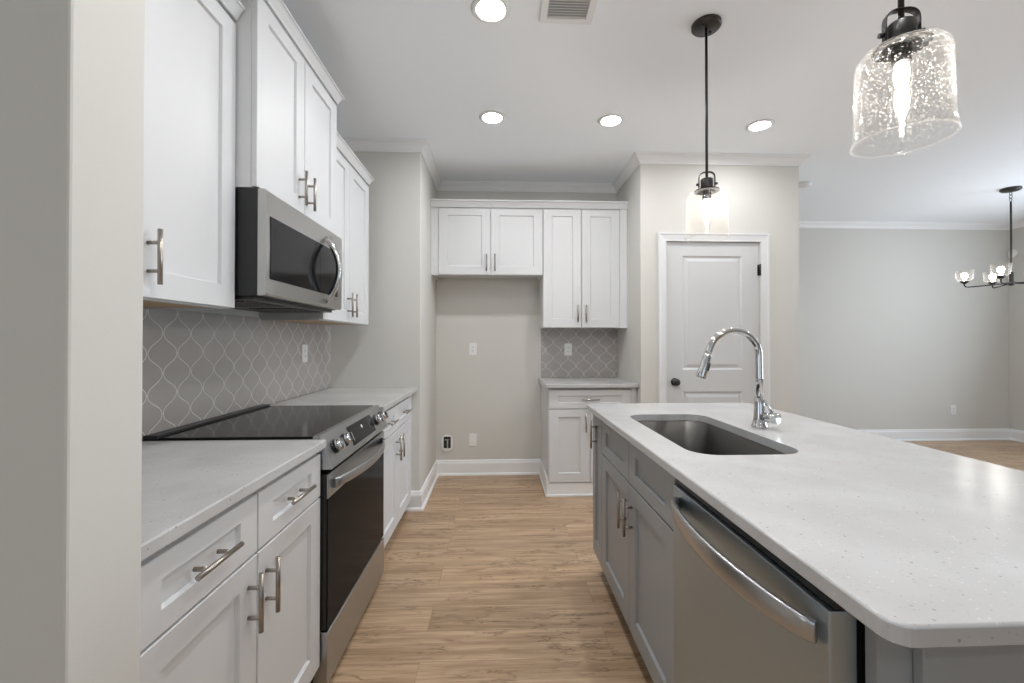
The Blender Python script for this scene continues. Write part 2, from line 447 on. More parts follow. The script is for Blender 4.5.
def window(name, axis, c, a0, a1, z0, z1, n):
    m = MB(); t = 0.05
    def bx(mm, p, q, r, s, d=0.05):
        if axis == 'x': mm.box(c + 0.02, c + 0.02 + d, p, q, r, s)
        else: mm.box(p, q, c - 0.02 - d, c - 0.02, r, s)
    bx(m, a0, a1, z0, z0 + t); bx(m, a0, a1, z1 - t, z1)
    for k in range(n + 1):
        q = a0 + (a1 - a0 - t) * k / n; bx(m, q, q + t, z0 + t, z1 - t)
    f = struct(name, m, TRIM)
    g = MB()
    for k in range(n):
        q = a0 + (a1 - a0 - t) * k / n
        if axis == 'x': g.box(c + 0.042, c + 0.048, q + t, q + (a1 - a0 - t) / n, z0 + t, z1 - t)
        else: g.box(q + t, q + (a1 - a0 - t) / n, c - 0.048, c - 0.042, z0 + t, z1 - t)
    struct('window_pane', g, PANE, f)
window('window_1', 'x', XR, 1.6, 3.6, 0.6, 2.3, 2)
window('added_window_2', 'y', YBK, -1.2, 2.4, 0.5, 2.4, 3)  # unseen window added to go with the rear fill lamp

window('added_window_3', 'x', XW - 0.12, -2.8, -0.4, 0.5, 2.3, 2)  # unseen window added to go with the west fill lamp

# crown moulding, one continuous run round kitchen and dining room
CROWN = [(0, H - 0.072), (0.009, H - 0.072), (0.010, H - 0.060), (0.017, H - 0.054), (0.022, H - 0.044), (0.042, H - 0.026), (0.051, H - 0.020), (0.052, H - 0.010), (0.064, H - 0.009), (0.064, H), (0, H)]
struct('trim_1', MB().sweep([(XL, YS1), (XL, YL), (XA, YL), (XA, YB), (XN, YB), (XN, YD), (XP, YD), (XP, YF), (XR, YF), (XR, YBK)], CROWN), TRIM)
BASE = [(0, 0), (0.028, 0), (0.028, 0.008), (0.024, 0.017), (0.015, 0.022), (0.015, 0.112), (0.011, 0.122), (0.009, 0.136), (0.004, 0.142), (0, 0.142)]
struct('baseboard_back', MB().sweep([(-0.700, YL), (XA, YL), (XA, YB), (0.402, YB)], BASE), TRIM)
struct('baseboard_pantry', MB().sweep([(1.142, YD), (1.262, YD)], BASE), TRIM)
struct('baseboard_dining', MB().sweep([(2.184, YD), (XP, YD), (XP, YF), (XR, YF), (XR, 0.15)], BASE), TRIM)
struct('baseboard_stub', MB().sweep([(XW, YS0), (XS, YS0), (XS, YS1)], BASE), TRIM) if False else None

# pantry door, its casing, knob and hinges
cs = MB(); cw = 0.067
casing = [(0, 0), (0, 0.018), (0.012, 0.018), (0.020, 0.014), (0.052, 0.010), (cw, 0.010), (cw, 0)]   # (across, out)
def casing_run(mb, pts):
    # pts: plan of the inside edge in x-z; the profile grows outward from the opening
    rings = []
    for (x, z, ox, oz) in pts:
        rings.append([(x + ox * (cw - a), YD - o - 0.0005, z + oz * (cw - a)) for a, o in casing])
    mb.loops(rings)
casing_run(cs, [(DX0 - 0.004, 0, -1, 0), (DX0 - 0.004, DZ, -1, 1), (DX1 + 0.004, DZ, 1, 1), (DX1 + 0.004, 0, 1, 0)])
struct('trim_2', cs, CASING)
dz0, dz1, dx0, dx1, dy = 0.010, DZ - 0.004, DX0 + 0.004, DX1 - 0.004, YD + 0.012
d = MB()
def door_leaf(mb):
    # molded two panel leaf: flat field with two sunk and re-raised panels
    pans = [(1.478, 1.972, 1.030, 1.950), (1.478, 1.972, 0.200, 0.855)]
    xs = [dx0, 1.478, 1.972, dx1]; zs = [dz0, 0.200, 0.855, 1.030, 1.950, dz1]
    g = {}
    for i, x in enumerate(xs):
        for j, z in enumerate(zs): g[i, j] = mb.bm.verts.new((x, dy, z))
    for i in range(3):
        for j in range(5):
            if i == 1 and j in (1, 3): continue
            mb.face([g[i, j], g[i + 1, j], g[i + 1, j + 1], g[i, j + 1]])
    for j in (1, 3):
        prev = [g[1, j], g[2, j], g[2, j + 1], g[1, j + 1]]
        x0, x1, z0, z1 = 1.478, 1.972, zs[j], zs[j + 1]
        for ins, dep in ((0.012, 0.009), (0.022, 0.009), (0.045, 0.002)):
            ring = [mb.bm.verts.new(p) for p in ((x0 + ins, dy + dep, z0 + ins), (x1 - ins, dy + dep, z0 + ins), (x1 - ins, dy + dep, z1 - ins), (x0 + ins, dy + dep, z1 - ins))]
            for k in range(4): mb.face([prev[k], prev[(k + 1) % 4], ring[(k + 1) % 4], ring[k]])
            prev = ring
        mb.face(prev)
    bk = [mb.bm.verts.new(p) for p in ((dx0, dy + 0.035, dz0), (dx1, dy + 0.035, dz0), (dx1, dy + 0.035, dz1), (dx0, dy + 0.035, dz1))]
    mb.face(bk)
    edge = lambda a, b, c, e: mb.face([a, b, c, e])
    bot = [g[i, 0] for i in range(4)]; top = [g[i, 5] for i in range(4)]; lf = [g[0, j] for j in range(6)]; rt = [g[3, j] for j in range(6)]
    mb.face(bot + [bk[1], bk[0]]); mb.face(top + [bk[2], bk[3]]); mb.face(lf + [bk[3], bk[0]]); mb.face(rt + [bk[2], bk[1]])
door_leaf(d)
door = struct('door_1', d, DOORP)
kn = MB().lathe([(0.0, 0), (0.031, 0), (0.031, 0.006), (0.014, 0.009), (0.012, 0.026), (0.020, 0.030), (0.028, 0.042), (0.027, 0.054), (0.018, 0.062), (0.0, 0.064)], (1.412, dy - 0.0005, 0.934), (0, -1, 0))
struct('door_knob', kn, BLKMET, door)
for z in (1.838, 1.05, 0.25):
    hg = MB(); hg.cyl((DX1 - 0.001, YD - 0.004, z - 0.046), (DX1 - 0.001, YD - 0.004, z + 0.046), 0.007); hg.box(DX1 - 0.016, DX1 + 0.003, YD + 0.0085, YD + 0.0115, z - 0.044, z + 0.044)
    struct('hinge', hg, BLKMET, door)

# backsplashes
bsL = MB().box(XL + 0.0005, XL + 0.010, YS1, YL, 0.9155, 1.385)
tag(obj('tile_backsplash', bsL, lantern_tile('taupe_lantern_tile_left', 1, 1.672 - 0.1455 / 4, 1.142)), 'long taupe lantern tile backsplash behind the range on the left wall', 'backsplash')
bsB = MB().box(0.402, XN, YB - 0.010, YB - 0.0005, 0.9155, 1.385)
tag(obj('tile_backsplash', bsB, lantern_tile('taupe_lantern_tile_back', 0, 0.445 + 0.1455 / 4, 1.10)), 'small square taupe lantern tile backsplash on the back wall above the short counter', 'backsplash')

# ------------------------------------------------------------------ cabinets
CT0, CT1 = 0.884, 0.914
def left_pull(mb_c, along): return MB().bar_pull(mb_c, along, X)

def upper_left(label, y0, y1, xf, z0, z1, crown_h, ndoors, handles, cr=(True, True), soffit=True, end_return=True, near_ret=False):
    """wall cabinet on the left wall; xf = plane of the door fronts"""
    t = thing('wall_cabinet', label, 'cabinet', (XL, (y0 + y1) / 2, z0))
    xb = xf - 0.021
    b = MB(); b.box(XL + 0.0005, xb, y0 + 0.001, y0 + 0.017, z0, z1); b.box(XL + 0.0005, xb, y1 - 0.017, y1 - 0.001, z0, z1)
    b.box(XL + 0.0005, xb, y0 + 0.017, y1 - 0.017, z1 - 0.018, z1)
    b.box(XL + 0.0005, xb - 0.02, y0 + 0.017, y1 - 0.017, z0 + 0.022, z0 + 0.036)
    b.box(xb - 0.02, xb, y0 + 0.017, y1 - 0.017, z0, z0 + 0.04); b.box(xb - 0.02, xb, y0 + 0.017, y1 - 0.017, z1 - 0.05, z1 - 0.018)
    b.box(XL + 0.0005, XL + 0.008, y0 + 0.017, y1 - 0.017, z0 + 0.036, z1 - 0.018)
    obj('body', b, CAB, t)
    if soffit:
        obj('underside', MB().box(XL + 0.0105, xb - 0.021, y0 + 0.018, y1 - 0.018, z0 + 0.004, z0 + 0.0215), RAWWOOD, t)
    dw = (y1 - y0) / ndoors
    for k in range(ndoors):
        a = y0 + k * dw + 0.0025
        dr = obj('door', MB().shaker((xf, a, z0 + 0.004), Y, Z, X, dw - 0.005, z1 - z0 - 0.03), CAB, t)
        hy = handles[k]
        if hy is not None: obj('handle', left_pull((xf, hy, z0 + 0.112), Z), NICKEL, dr)
    pr = [(0, z1 - 0.012), (0.006, z1 - 0.012), (0.010, z1 - 0.002), (0.022, z1 + crown_h - 0.016), (0.027, z1 + crown_h - 0.010), (0.033, z1 + crown_h - 0.008), (0.033, z1 + crown_h), (0, z1 + crown_h)]
    ax = xf - 0.004
    path = []
    if near_ret: path.append((xf - 0.09, y0 + 0.001))
    path += [(ax, y0 + 0.001), (ax, y1 - 0.001)]
    if end_return: path.append((XL + 0.001, y1 - 0.001))
    # travel +y keeps the room on the right hand side
    obj('cornice', MB().sweep(path, pr), CAB, t)
    return t

YR0, YR1 = 1.578, 2.340
upper_left('white two door upper cabinet closest to the camera, beside the wall end', YS1 + 0.001, 1.5745, -0.932, 1.376, 2.415, 0.034, 2, (1.115, 1.190), end_return=False)
upper_left('raised deeper white cabinet directly above the microwave', 1.5765, 2.3405, -0.862, 1.812, 2.540, 0.036, 2, (1.905, 1.990), near_ret=True)
upper_left('white two door upper cabinet on the left wall beyond the microwave', 2.3425, 3.150, -0.932, 1.374, 2.395, 0.040, 2, (2.715, 2.795))

def base_left(label, y0, y1, ndoor, dhandles, drawers, end_y=None):
    t = thing('base_cabinet', label, 'cabinet', ((XL - 0.632) / 2, (y0 + y1) / 2, 0))
    xf = -0.632; xb = xf - 0.021
    b = MB(); b.box(XL + 0.0005, xb, y0 + 0.001, y0 + 0.018, 0.105, CT0 - 0.001); b.box(XL + 0.0005, xb, y1 - 0.018, y1 - 0.001, 0.105, CT0 - 0.001)
    b.box(XL + 0.0005, xb, y0 + 0.018, y1 - 0.018, 0.105, 0.123); b.box(xb - 0.02, xb, y0 + 0.018, y1 - 0.018, CT0 - 0.04, CT0 - 0.001)
    b.box(xb - 0.02, xb, y0 + 0.018, y1 - 0.018, 0.695, 0.730); b.box(XL + 0.0005, XL + 0.008, y0 + 0.018, y1 - 0.018, 0.123, CT0 - 0.001)
    b.box(XL + 0.0005, XL + 0.02, y0 + 0.001, y1 - 0.001, 0, 0.105)
    obj('body', b, CAB, t)
    obj('toe_kick', MB().box(xb - 0.085, xb - 0.070, y0 + 0.001, y1 - 0.001, 0.0, 0.105), CAB, t)
    w = (y1 - y0) / ndoor
    for k in range(ndoor):
        a = y0 + k * w + 0.0025
        dr = obj('door', MB().shaker((xf, a, 0.115), Y, Z, X, w - 0.005, 0.592), CAB, t)
        obj('handle', left_pull((xf, dhandles[k], 0.602), Z), NICKEL, dr)
    w = (y1 - y0) / drawers
    for k in range(drawers):
        a = y0 + k * w + 0.0025
        dr = obj('drawer', MB().shaker((xf, a, 0.713), Y, Z, X, w - 0.005, 0.150, stile=0.074, rb=0.046, rt=0.046), CAB, t)
        obj('handle', left_pull((xf, a + w / 2 - 0.0025, 0.790), Y), NICKEL, dr)
    return t, xf, xb
tn, xf, xb = base_left('white base cabinet with two drawers in the near left corner', 0.768, 1.5735, 2, (1.128, 1.212), 2)
obj('filler', MB().box(xb - 0.02, xb, YS1 + 0.001, 0.768, 0.105, CT0 - 0.001), CAB, tn)
tb, xf, xb = base_left('white base cabinet on the left wall between range and return wall', 2.3455, 3.150, 2, (2.705, 2.790), 2)
obj('filler', MB().box(xb - 0.02, xb + 0.0, 3.150, YL - 0.001, 0.105, CT0 - 0.001), CAB, tb)

def slab(name, label, x0, x1, y0, y1, r=0.004):
    return tag(obj(name, MB().box(x0, x1, y0, y1, CT0, CT1, r), QUARTZ), label, 'countertop')
slab('countertop', 'speckled white quartz countertop on the near left base cabinet', XL + 0.0005, -0.612, YS1 + 0.001, 1.5745)
slab('countertop', 'short white quartz countertop beyond the range, ending at the return wall', XL + 0.0005, -0.612, 2.3445, YL - 0.001)

# back wall uppers (fronts face -y)
def upper_back(label, x0, x1, d0, d1, z0, z1, hz, fill, body_top=True):
    yf = YB - 0.335; yb = yf + 0.021
    t = thing('wall_cabinet', label, 'cabinet', ((x0 + x1) / 2, YB, z0))
    b = MB(); b.box(x0, x0 + 0.017, yb, YB - 0.0005, z0, z1); b.box(x1 - 0.017, x1, yb, YB - 0.0005, z0, z1)
    b.box(x0 + 0.017, x1 - 0.017, yb, YB - 0.0005, z1 - 0.018, z1); b.box(x0 + 0.017, x1 - 0.017, yb + 0.02, YB - 0.0005, z0 + 0.02, z0 + 0.036)
    b.box(x0 + 0.017, x1 - 0.017, yb, yb + 0.02, z0, z0 + 0.04); b.box(x0 + 0.017, x1 - 0.017, yb, yb + 0.02, z1 - 0.05, z1 - 0.018)
    for a, c in fill: b.box(a, c, yf + 0.006, yb, z0, z1)
    obj('body', b, CAB, t)
    w = (d1 - d0) / 2
    for k in range(2):
        a = d0 + k * w + 0.002
        dr = obj('door', MB().shaker((a, yf, z0 + 0.004), X, Z, -Y, w - 0.004, z1 - z0 - 0.022), CAB, t)
        hx = d0 + w + (-0.036 if k == 0 else 0.036)
        obj('handle', MB().bar_pull((hx, yf, z0 + hz), Z, -Y), NICKEL, dr)
    return t, yf
tA, yf = upper_back('short white two door cabinet over the empty refrigerator alcove', XA + 0.001, 0.3865, -0.525, 0.386, 1.836, 2.436, 0.105, [(XA + 0.001, -0.527)])
tB, yf = upper_back('tall white two door upper cabinet over the small back counter', 0.3875, XN - 0.001, 0.389, 1.068, 1.376, 2.436, 0.125, [(1.070, XN - 0.001)])
crp = lambda z1: [(0, z1 - 0.010), (0.006, z1 - 0.010), (0.010, z1), (0.026, z1 + 0.030), (0.032, z1 + 0.036), (0.040, z1 + 0.038), (0.040, z1 + 0.050), (0, z1 + 0.050)]
obj('cornice', MB().sweep([(XA + 0.001, yf + 0.004), (0.387, yf + 0.004)], crp(2.436)), CAB, tA)
obj('cornice', MB().sweep([(0.387, yf + 0.004), (XN - 0.001, yf + 0.004)], crp(2.436)), CAB, tB)

# back base cabinet
t = thing('base_cabinet', 'white base cabinet on the back wall with one wide drawer over two doors', 'cabinet', (0.77, YB - 0.3, 0))
yf = YB - 0.612; yb = yf + 0.021; x0, x1 = 0.402, XN - 0.001
b = MB(); b.box(x0, x0 + 0.018, yb, YB - 0.0005, 0.0, CT0 - 0.001); b.box(x1 - 0.018, x1, yb, YB - 0.0005, 0, CT0 - 0.001)
b.box(x0 + 0.018, x1 - 0.018, yb, YB - 0.0005, 0.105, 0.122); b.box(x0 + 0.018, x1 - 0.018, yb, yb + 0.02, CT0 - 0.04, CT0 - 0.001)
b.box(x0 + 0.018, x1 - 0.018, yb, yb + 0.02, 0.69, 0.73); b.box(1.083, x1 - 0.018, yf + 0.008, yb, 0.0, CT0 - 0.001)
obj('body', b, CAB, t)
obj('skirting', MB().sweep([(x0 - 0.0005, YB - 0.03), (x0 - 0.0005, yf + 0.012), (x1, yf + 0.012)][::1], [(-o, z) for o, z in [(0, 0), (-0.024, 0), (-0.024, 0.008), (-0.02, 0.016), (-0.012, 0.02), (-0.012, 0.098), (0, 0.1)]]) if False else
    MB().box(x0 - 0.014, x1, yf + 0.006, yb - 0.0005, 0.0, 0.108).box(x0 - 0.022, x1, yf - 0.004, yf + 0.006, 0, 0.018, 0.003).box(x0 - 0.014, x0 - 0.0005, yb - 0.0005, YB - 0.03, 0, 0.140).box(x0 - 0.023, x0 - 0.014, yf + 0.006, YB - 0.03, 0, 0.018, 0.003), TRIM, t)
for k in range(2):
    w = (1.081 - 0.405) / 2; a = 0.405 + k * w + 0.002
    dr = obj('door', MB().shaker((a, yf, 0.115), X, Z, -Y, w - 0.004, 0.590), CAB, t)
    obj('handle', MB().bar_pull((0.743 + (-0.036 if k == 0 else 0.036), yf, 0.60), Z, -Y), NICKEL, dr)
dr = obj('drawer', MB().shaker((0.407, yf, 0.713), X, Z, -Y, 0.672, 0.150, stile=0.074, rb=0.046, rt=0.046), CAB, t)
obj('handle', MB().bar_pull((0.743, yf, 0.788), X, -Y), NICKEL, dr)
slab('countertop', 'small white quartz countertop on the back wall base cabinet', 0.377, XN - 0.001, YB - 0.645, YB - 0.0005)

# ------------------------------------------------------------------ range
ry0, ry1 = YR0, YR1
t = thing('electric_range', 'stainless slide-in electric range with black glass top and oven door', 'range', (-0.93, (ry0 + ry1) / 2, 0))
obj('body', MB().box(-1.235, -0.665, ry0 + 0.004, ry1 - 0.004, 0.035, 0.905), BLACK, t)
obj('cooktop', MB().box(-1.200, -0.662, ry0 + 0.001, ry1 - 0.001, 0.9145, 0.9225, 0.002), BGLASS, t)
obj('rear_trim', MB().box(-1.250, -1.2005, ry0 + 0.001, ry1 - 0.001, 0.9145, 0.930, 0.003), BLACK, t)
prof = [(-0.664, 0.9055), (-0.6615, 0.9235), (-0.640, 0.9245), (-0.590, 0.812), (-0.596, 0.804), (-0.664, 0.804)]
cp = obj('control_panel', MB().prism(prof, lambda p: (p[0], ry0 + 0.001, p[1]), lambda p: (p[0], ry1 - 0.001, p[1])), STEELH, t)
sl = Vector((0.050, 0, -0.1125)).normalized(); nrm = Vector((-sl.z, 0, sl.x)); face_c = Vector((-0.615, 0, 0.86825))
def on_panel(y, s, out): return Vector((face_c.x, y, face_c.z)) + sl * s + nrm * out
dsp = MB(); U, Vv = Y, -sl
a = on_panel(1.825, 0.042, 0.0005); dsp.loops([[a, a + Y * 0.315, a + Y * 0.315 - sl * 0.082, a - sl * 0.082], [p + nrm * 0.002 for p in (a, a + Y * 0.315, a + Y * 0.315 - sl * 0.082, a - sl * 0.082)]])
ds = obj('display', dsp, BGLASS, cp)
obj('clock_digit', MB().cyl(on_panel(1.985, -0.012, 0.0027), on_panel(1.985, -0.012, 0.0032), 0.008, n=16), PLAST, cp)
for y in (1.655, 1.755, 2.195, 2.285):
    k = MB().lathe([(0.0, 0.0008), (0.027, 0.0008), (0.027, 0.006), (0.0, 0.006)], on_panel(y, 0.0, 0), nrm, n=24)
    kr = obj('knob', MB().lathe([(0.0, 0.0062), (0.0235, 0.0062), (0.0225, 0.028), (0.020, 0.031), (0.0, 0.031)], on_panel(y, 0, 0), nrm, n=28), CHROME, cp)
    obj('knob_ring', k, BLACK, cp)
    gp = MB(); c = on_panel(y, 0, 0.0312)
    gp.loops([[c + Y * (0.005 * i) + sl * (0.019 * j) + nrm * o for i, j in ((-1, -1), (1, -1), (1, 1), (-1, 1))] for o in (0, 0.008)])
    obj('knob_grip', gp, CHROME, cp)
dd = obj('oven_door', MB().box(-0.660, -0.6145, ry0 + 0.003, ry1 - 0.003, 0.232, 0.786), BLACK, t)
obj('door_glass', MB().box(-0.6142, -0.610, ry0 + 0.004, ry1 - 0.004, 0.233, 0.697, 0.001), OVENGLASS, dd)
obj('door_strip', MB().box(-0.6142, -0.6085, ry0 + 0.003, ry1 - 0.003, 0.699, 0.785, 0.002), STEELH, dd)
rk = MB()
for z in (0.40, 0.56): rk.cyl((-0.6095, ry0 + 0.12, z), (-0.6095, ry1 - 0.10, z), 0.0014, n=6)
def bowed(x_end, bow, y0, y1, z, n=24): return [(x_end + bow * math.sin(PI * i / n) ** 0.75, y0 + (y1 - y0) * i / n, z) for i in range(n + 1)]
obj('handle', MB().ribbon(bowed(-0.603, 0.052, ry0 + 0.045, ry1 - 0.045, 0.742), Z, 0.036, 0.014), STEELH, dd)
obj('drawer', MB().box(-0.660, -0.607, ry0 + 0.003, ry1 - 0.003, 0.040, 0.224, 0.004), STEELH, t)
rk.bm.free()
for y in (ry0 + 0.05, ry1 - 0.05):
    for x in (-1.18, -0.70): obj('foot', MB().cyl((x, y, 0), (x, y, 0.034), 0.018), BLACK, t)

# ------------------------------------------------------------------ microwave
my0, my1, mz0, mz1 = 1.580, 2.325, 1.412, 1.8105
t = thing('microwave', 'stainless over-the-range microwave with curved handle under the raised cabinet', 'microwave', (-1.05, (my0 + my1) / 2, mz0))
obj('body', MB().box(XL + 0.011, -0.860, my0, my1, mz0 + 0.012, mz1, 0.003), BLACK, t)
dm = MB()
prof = [(-0.8595, mz0 + 0.015), (-0.8595, mz1 - 0.002), (-0.836, mz1 - 0.002), (-0.830, mz1 - 0.008), (-0.828, (mz0 + mz1) / 2), (-0.830, mz0 + 0.022), (-0.836, mz0 + 0.015)]
dm.prism(prof, lambda p: (p[0], my0 + 0.001, p[1]), lambda p: (p[0], my1 - 0.001, p[1]))
dr = obj('door', dm, MWSTEEL, t)
obj('door_glass', MB().box(-0.8295, -0.8265, 1.605, 2.045, 1.488, 1.716, 0.001), BGLASS, dr)
obj('control_panel', MB().box(-0.8295, -0.8265, 2.0455, 2.262, 1.488, 1.716, 0.001), BGLASS, dr)
hp = [(-0.8265 + 0.064 * math.sin(PI * i / 24) ** 0.8, 2.105, 1.450 + 0.305 * i / 24) for i in range(25)]
obj('handle', MB().ribbon(hp, Y, [0.020 + 0.014 * math.sin(PI * i / 24) for i in range(25)], 0.024), CHROME, dr)
un = MB(); un.box(-1.22, -0.875, my0 + 0.01, my1 - 0.01, mz0, mz0 + 0.0115)
obj('underside', un, BLACK, t)
gr = MB()
for k in range(12):
    for ya in (my0 + 0.06, my0 + 0.43): gr.box(-1.13 + k * 0.018, -1.12 + k * 0.018, ya, ya + 0.27, mz0 - 0.003, mz0 - 0.0003)
obj('vent_grille', gr, BLACK, t)

# ------------------------------------------------------------------ island
IX0, IX1, IY0, IY1 = 0.486, 1.413, 0.515, 2.405
SX0, SX1, SY0, SY1, SR = 0.602, 0.965, 1.305, 2.040, 0.085
def island_top():
    mb = MB(); out = rrect(IX0, IX1, IY0, IY1, 0.028, 6); inn = rrect(SX0, SX1, SY0, SY1, SR, 8)
    def loop(pts, z): return [mb.bm.verts.new((x, y, z)) for x, y in pts]
    def shr(pts, d):
        cx, cy = (IX0 + IX1) / 2, (IY0 + IY1) / 2
        return [(x - math.copysign(d, x - cx), y - math.copysign(d, y - cy)) for x, y in pts]
    e = 0.004
    oT = loop(shr(out, e), CT1); oT2 = loop(out, CT1 - e); oB2 = loop(out, CT0 + e); oB = loop(shr(out, e), CT0)
    iT = loop(inn, CT1); iB = loop(inn, CT0)
    for A, B in ((oT, oT2), (oT2, oB2), (oB2, oB), (iT, iB)):
        n = len(A)
        for i in range(n): mb.face([A[i], A[(i + 1) % n], B[(i + 1) % n], B[i]], A is not oT2 and A is not iT)
    for O, I in ((oT, iT), (oB, iB)):
        es = []
        for Lp in (O, I):
            for i in range(len(Lp)):
                ed = mb.bm.edges.get((Lp[i], Lp[(i + 1) % len(Lp)])) or mb.bm.edges.new((Lp[i], Lp[(i + 1) % len(Lp)])); es.append(ed)
        bmesh.ops.triangle_fill(mb.bm, use_beauty=True, use_dissolve=False, edges=es)
    return mb
tag(obj('countertop', island_top(), QUARTZ), 'large speckled white quartz island countertop with sink cutout', 'countertop')

# sink bowl
t = thing('kitchen_sink', 'undermount stainless steel sink bowl in the island countertop', 'sink', ((SX0 + SX1) / 2, (SY0 + SY1) / 2, 0.66))
mb = MB(); rings = []
for g, z, r in ((0.030, CT0 - 0.0012, SR + 0.03), (0.004, CT0 - 0.0012, SR + 0.004), (0.0, CT0 - 0.004, SR), (-0.004, 0.72, SR), (-0.014, 0.695, SR - 0.01), (-0.035, 0.682, SR - 0.03), (-0.10, 0.678, 0.03)):
    rings.append([(x, y, z) for x, y in rrect(SX0 - g, SX1 + g, SY0 - g, SY1 + g, max(r, 0.02), 8)])
mb.loops(rings, cap0=False, smooth=True)
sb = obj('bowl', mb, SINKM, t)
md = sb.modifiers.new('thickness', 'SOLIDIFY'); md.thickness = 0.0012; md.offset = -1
obj('drain', MB().lathe([(0.0, 0.004), (0.030, 0.004), (0.040, 0.006), (0.046, 0.0022), (0.046, 0.0005)], ((SX0 + SX1) / 2, (SY0 + SY1) / 2, 0.6785)), CHROME, t)

# faucet
FX, FY = 1.052, 1.712
t = thing('faucet', 'polished chrome gooseneck pull-down faucet standing on the island', 'faucet', (FX, FY, CT1))
obj('body', MB().lathe([(0.0, CT1 + 0.0005), (0.030, CT1 + 0.0005), (0.030, CT1 + 0.008), (0.026, CT1 + 0.014), (0.0215, CT1 + 0.050), (0.0195, CT1 + 0.088), (0.0185, CT1 + 0.115), (0.0150, CT1 + 0.122)], (FX, FY, 0)), CHROME, t)
pts = [(FX, FY, CT1 + 0.10), (FX, FY, CT1 + 0.20), (FX - 0.001, FY, CT1 + 0.28)]
R = 0.105; cz = CT1 + 0.286
for k in range(1, 19):
    a = PI * 0.93 * k / 18; pts.append((FX - R + R * math.cos(a), FY, cz + R * math.sin(a)))
e = Vector(pts[-1]); dirv = (Vector(pts[-1]) - Vector(pts[-2])).normalized()
obj('gooseneck', MB().tube(pts + [e + dirv * 0.012], 0.0135, n=20), CHROME, t)
sp0 = e + dirv * 0.008; sp1 = sp0 + dirv * 0.105
sh = obj('spray_head', MB().lathe([(0.0, 0), (0.0145, 0), (0.0160, 0.012), (0.0170, 0.05), (0.0205, 0.098), (0.0195, 0.104), (0.0, 0.104)], sp0, dirv), CHROME, t)
bc = sp0 + dirv * 0.058 + Vector((0.0, -0.017, 0)) + Vector((0.012, 0.004, 0))
obj('spray_button', MB().cyl(bc - dirv * 0.016, bc + dirv * 0.016, 0.0055), BLACK, sh)
hd = Vector((0.55, -0.835, 0.0)).normalized(); hc = Vector((FX, FY, CT1 + 0.046))
hb = obj('lever_hub', MB().cyl(hc + hd * 0.012, hc + hd * 0.072, 0.021, n=28), CHROME, t)
lv0 = hc + hd * 0.050 + Z * 0.019
obj('lever', MB().tube([lv0, lv0 + Vector((-0.018, 0.006, 0.030)), lv0 + Vector((-0.040, 0.012, 0.068))], [0.006, 0.005, 0.0042], n=12), CHROME, hb)

# island cabinets: fronts face -x
IF = 0.520; IB = IF + 0.021; IBK = 1.150
def isl_pull(c): return MB().bar_pull(c, Z, -X)
def isl_body(t, y0, y1, open_top=False):
    b = MB(); b.box(IB, IBK, y0 + 0.0005, y0 + 0.018, 0.105, CT0 - 0.001); b.box(IB, IBK, y1 - 0.018, y1 - 0.0005, 0.105, CT0 - 0.001)
    b.box(IB, IBK, y0 + 0.018, y1 - 0.018, 0.105, 0.122); b.box(IBK - 0.012, IBK, y0 + 0.018, y1 - 0.018, 0.122, CT0 - 0.001)
    b.box(IB, IB + 0.02, y0 + 0.018, y1 - 0.018, CT0 - 0.035, CT0 - 0.001)
    obj('body', b, GREY, t)
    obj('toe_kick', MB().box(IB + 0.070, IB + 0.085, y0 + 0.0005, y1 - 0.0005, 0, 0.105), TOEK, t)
yA, yB2, yC, yD = 2.385, 2.176, 1.262, 0.652
t = thing('pull_out_cabinet', 'narrow grey pull-out cabinet at the far end of the island', 'cabinet', (0.85, (yA + yB2) / 2, 0))
isl_body(t, yB2, yA)
dr = obj('door', MB().shaker((IF, yA - 0.0025, 0.115), -Y, Z, -X, yA - yB2 - 0.005, 0.752, stile=0.058), GREY, t)
obj('handle', isl_pull((IF, (yA + yB2) / 2 + 0.0, 0.770)), NICKEL, dr)
t = thing('sink_cabinet', 'grey island sink cabinet with two false drawers over two doors', 'cabinet', (0.85, (yB2 + yC) / 2, 0))
isl_body(t, yC, yB2)
hw = (yB2 - yC) / 2
for k in range(2):
    a = yB2 - k * hw - 0.002
    dr = obj('door', MB().shaker((IF, a, 0.115), -Y, Z, -X, hw - 0.004, 0.578), GREY, t)
    obj('handle', isl_pull((IF, yC + hw + (0.040 if k == 0 else -0.040), 0.575)), NICKEL, dr)
    obj('false_drawer', MB().shaker((IF, a, 0.699), -Y, Z, -X, hw - 0.004, 0.166, stile=0.074, rb=0.048, rt=0.048), GREY, t)

# dishwasher
t = thing('dishwasher', 'stainless dishwasher with wide bowed handle at the near end of the island', 'dishwasher', (0.85, (yC + yD) / 2, 0))
obj('tub', MB().box(0.560, 1.10, yD + 0.006, yC - 0.006, 0.105, 0.868), BLACK, t)
dr = obj('door', MB().box(0.512, 0.558, yD + 0.003, yC - 0.003, 0.115, 0.845, 0.003), STEELDW, t)
obj('control_strip', MB().box(0.522, 0.558, yD + 0.004, yC - 0.004, 0.8455, 0.860, 0.002), BLACK, dr)
n = 28; hp = [(0.506 - 0.050 * math.sin(PI * i / n) ** 0.62, yC - 0.035 - (yC - yD - 0.058) * i / n, 0.800 - 0.0 * i) for i in range(n + 1)]
obj('handle', MB().ribbon(hp, Z, [0.036 + 0.012 * math.sin(PI * i / n) ** 0.5 for i in range(n + 1)], 0.014), STEEL, dr)
obj('toe_panel', MB().box(0.600, 0.615, yD + 0.006, yC - 0.006, 0.0, 0.1045), BLACK, t)

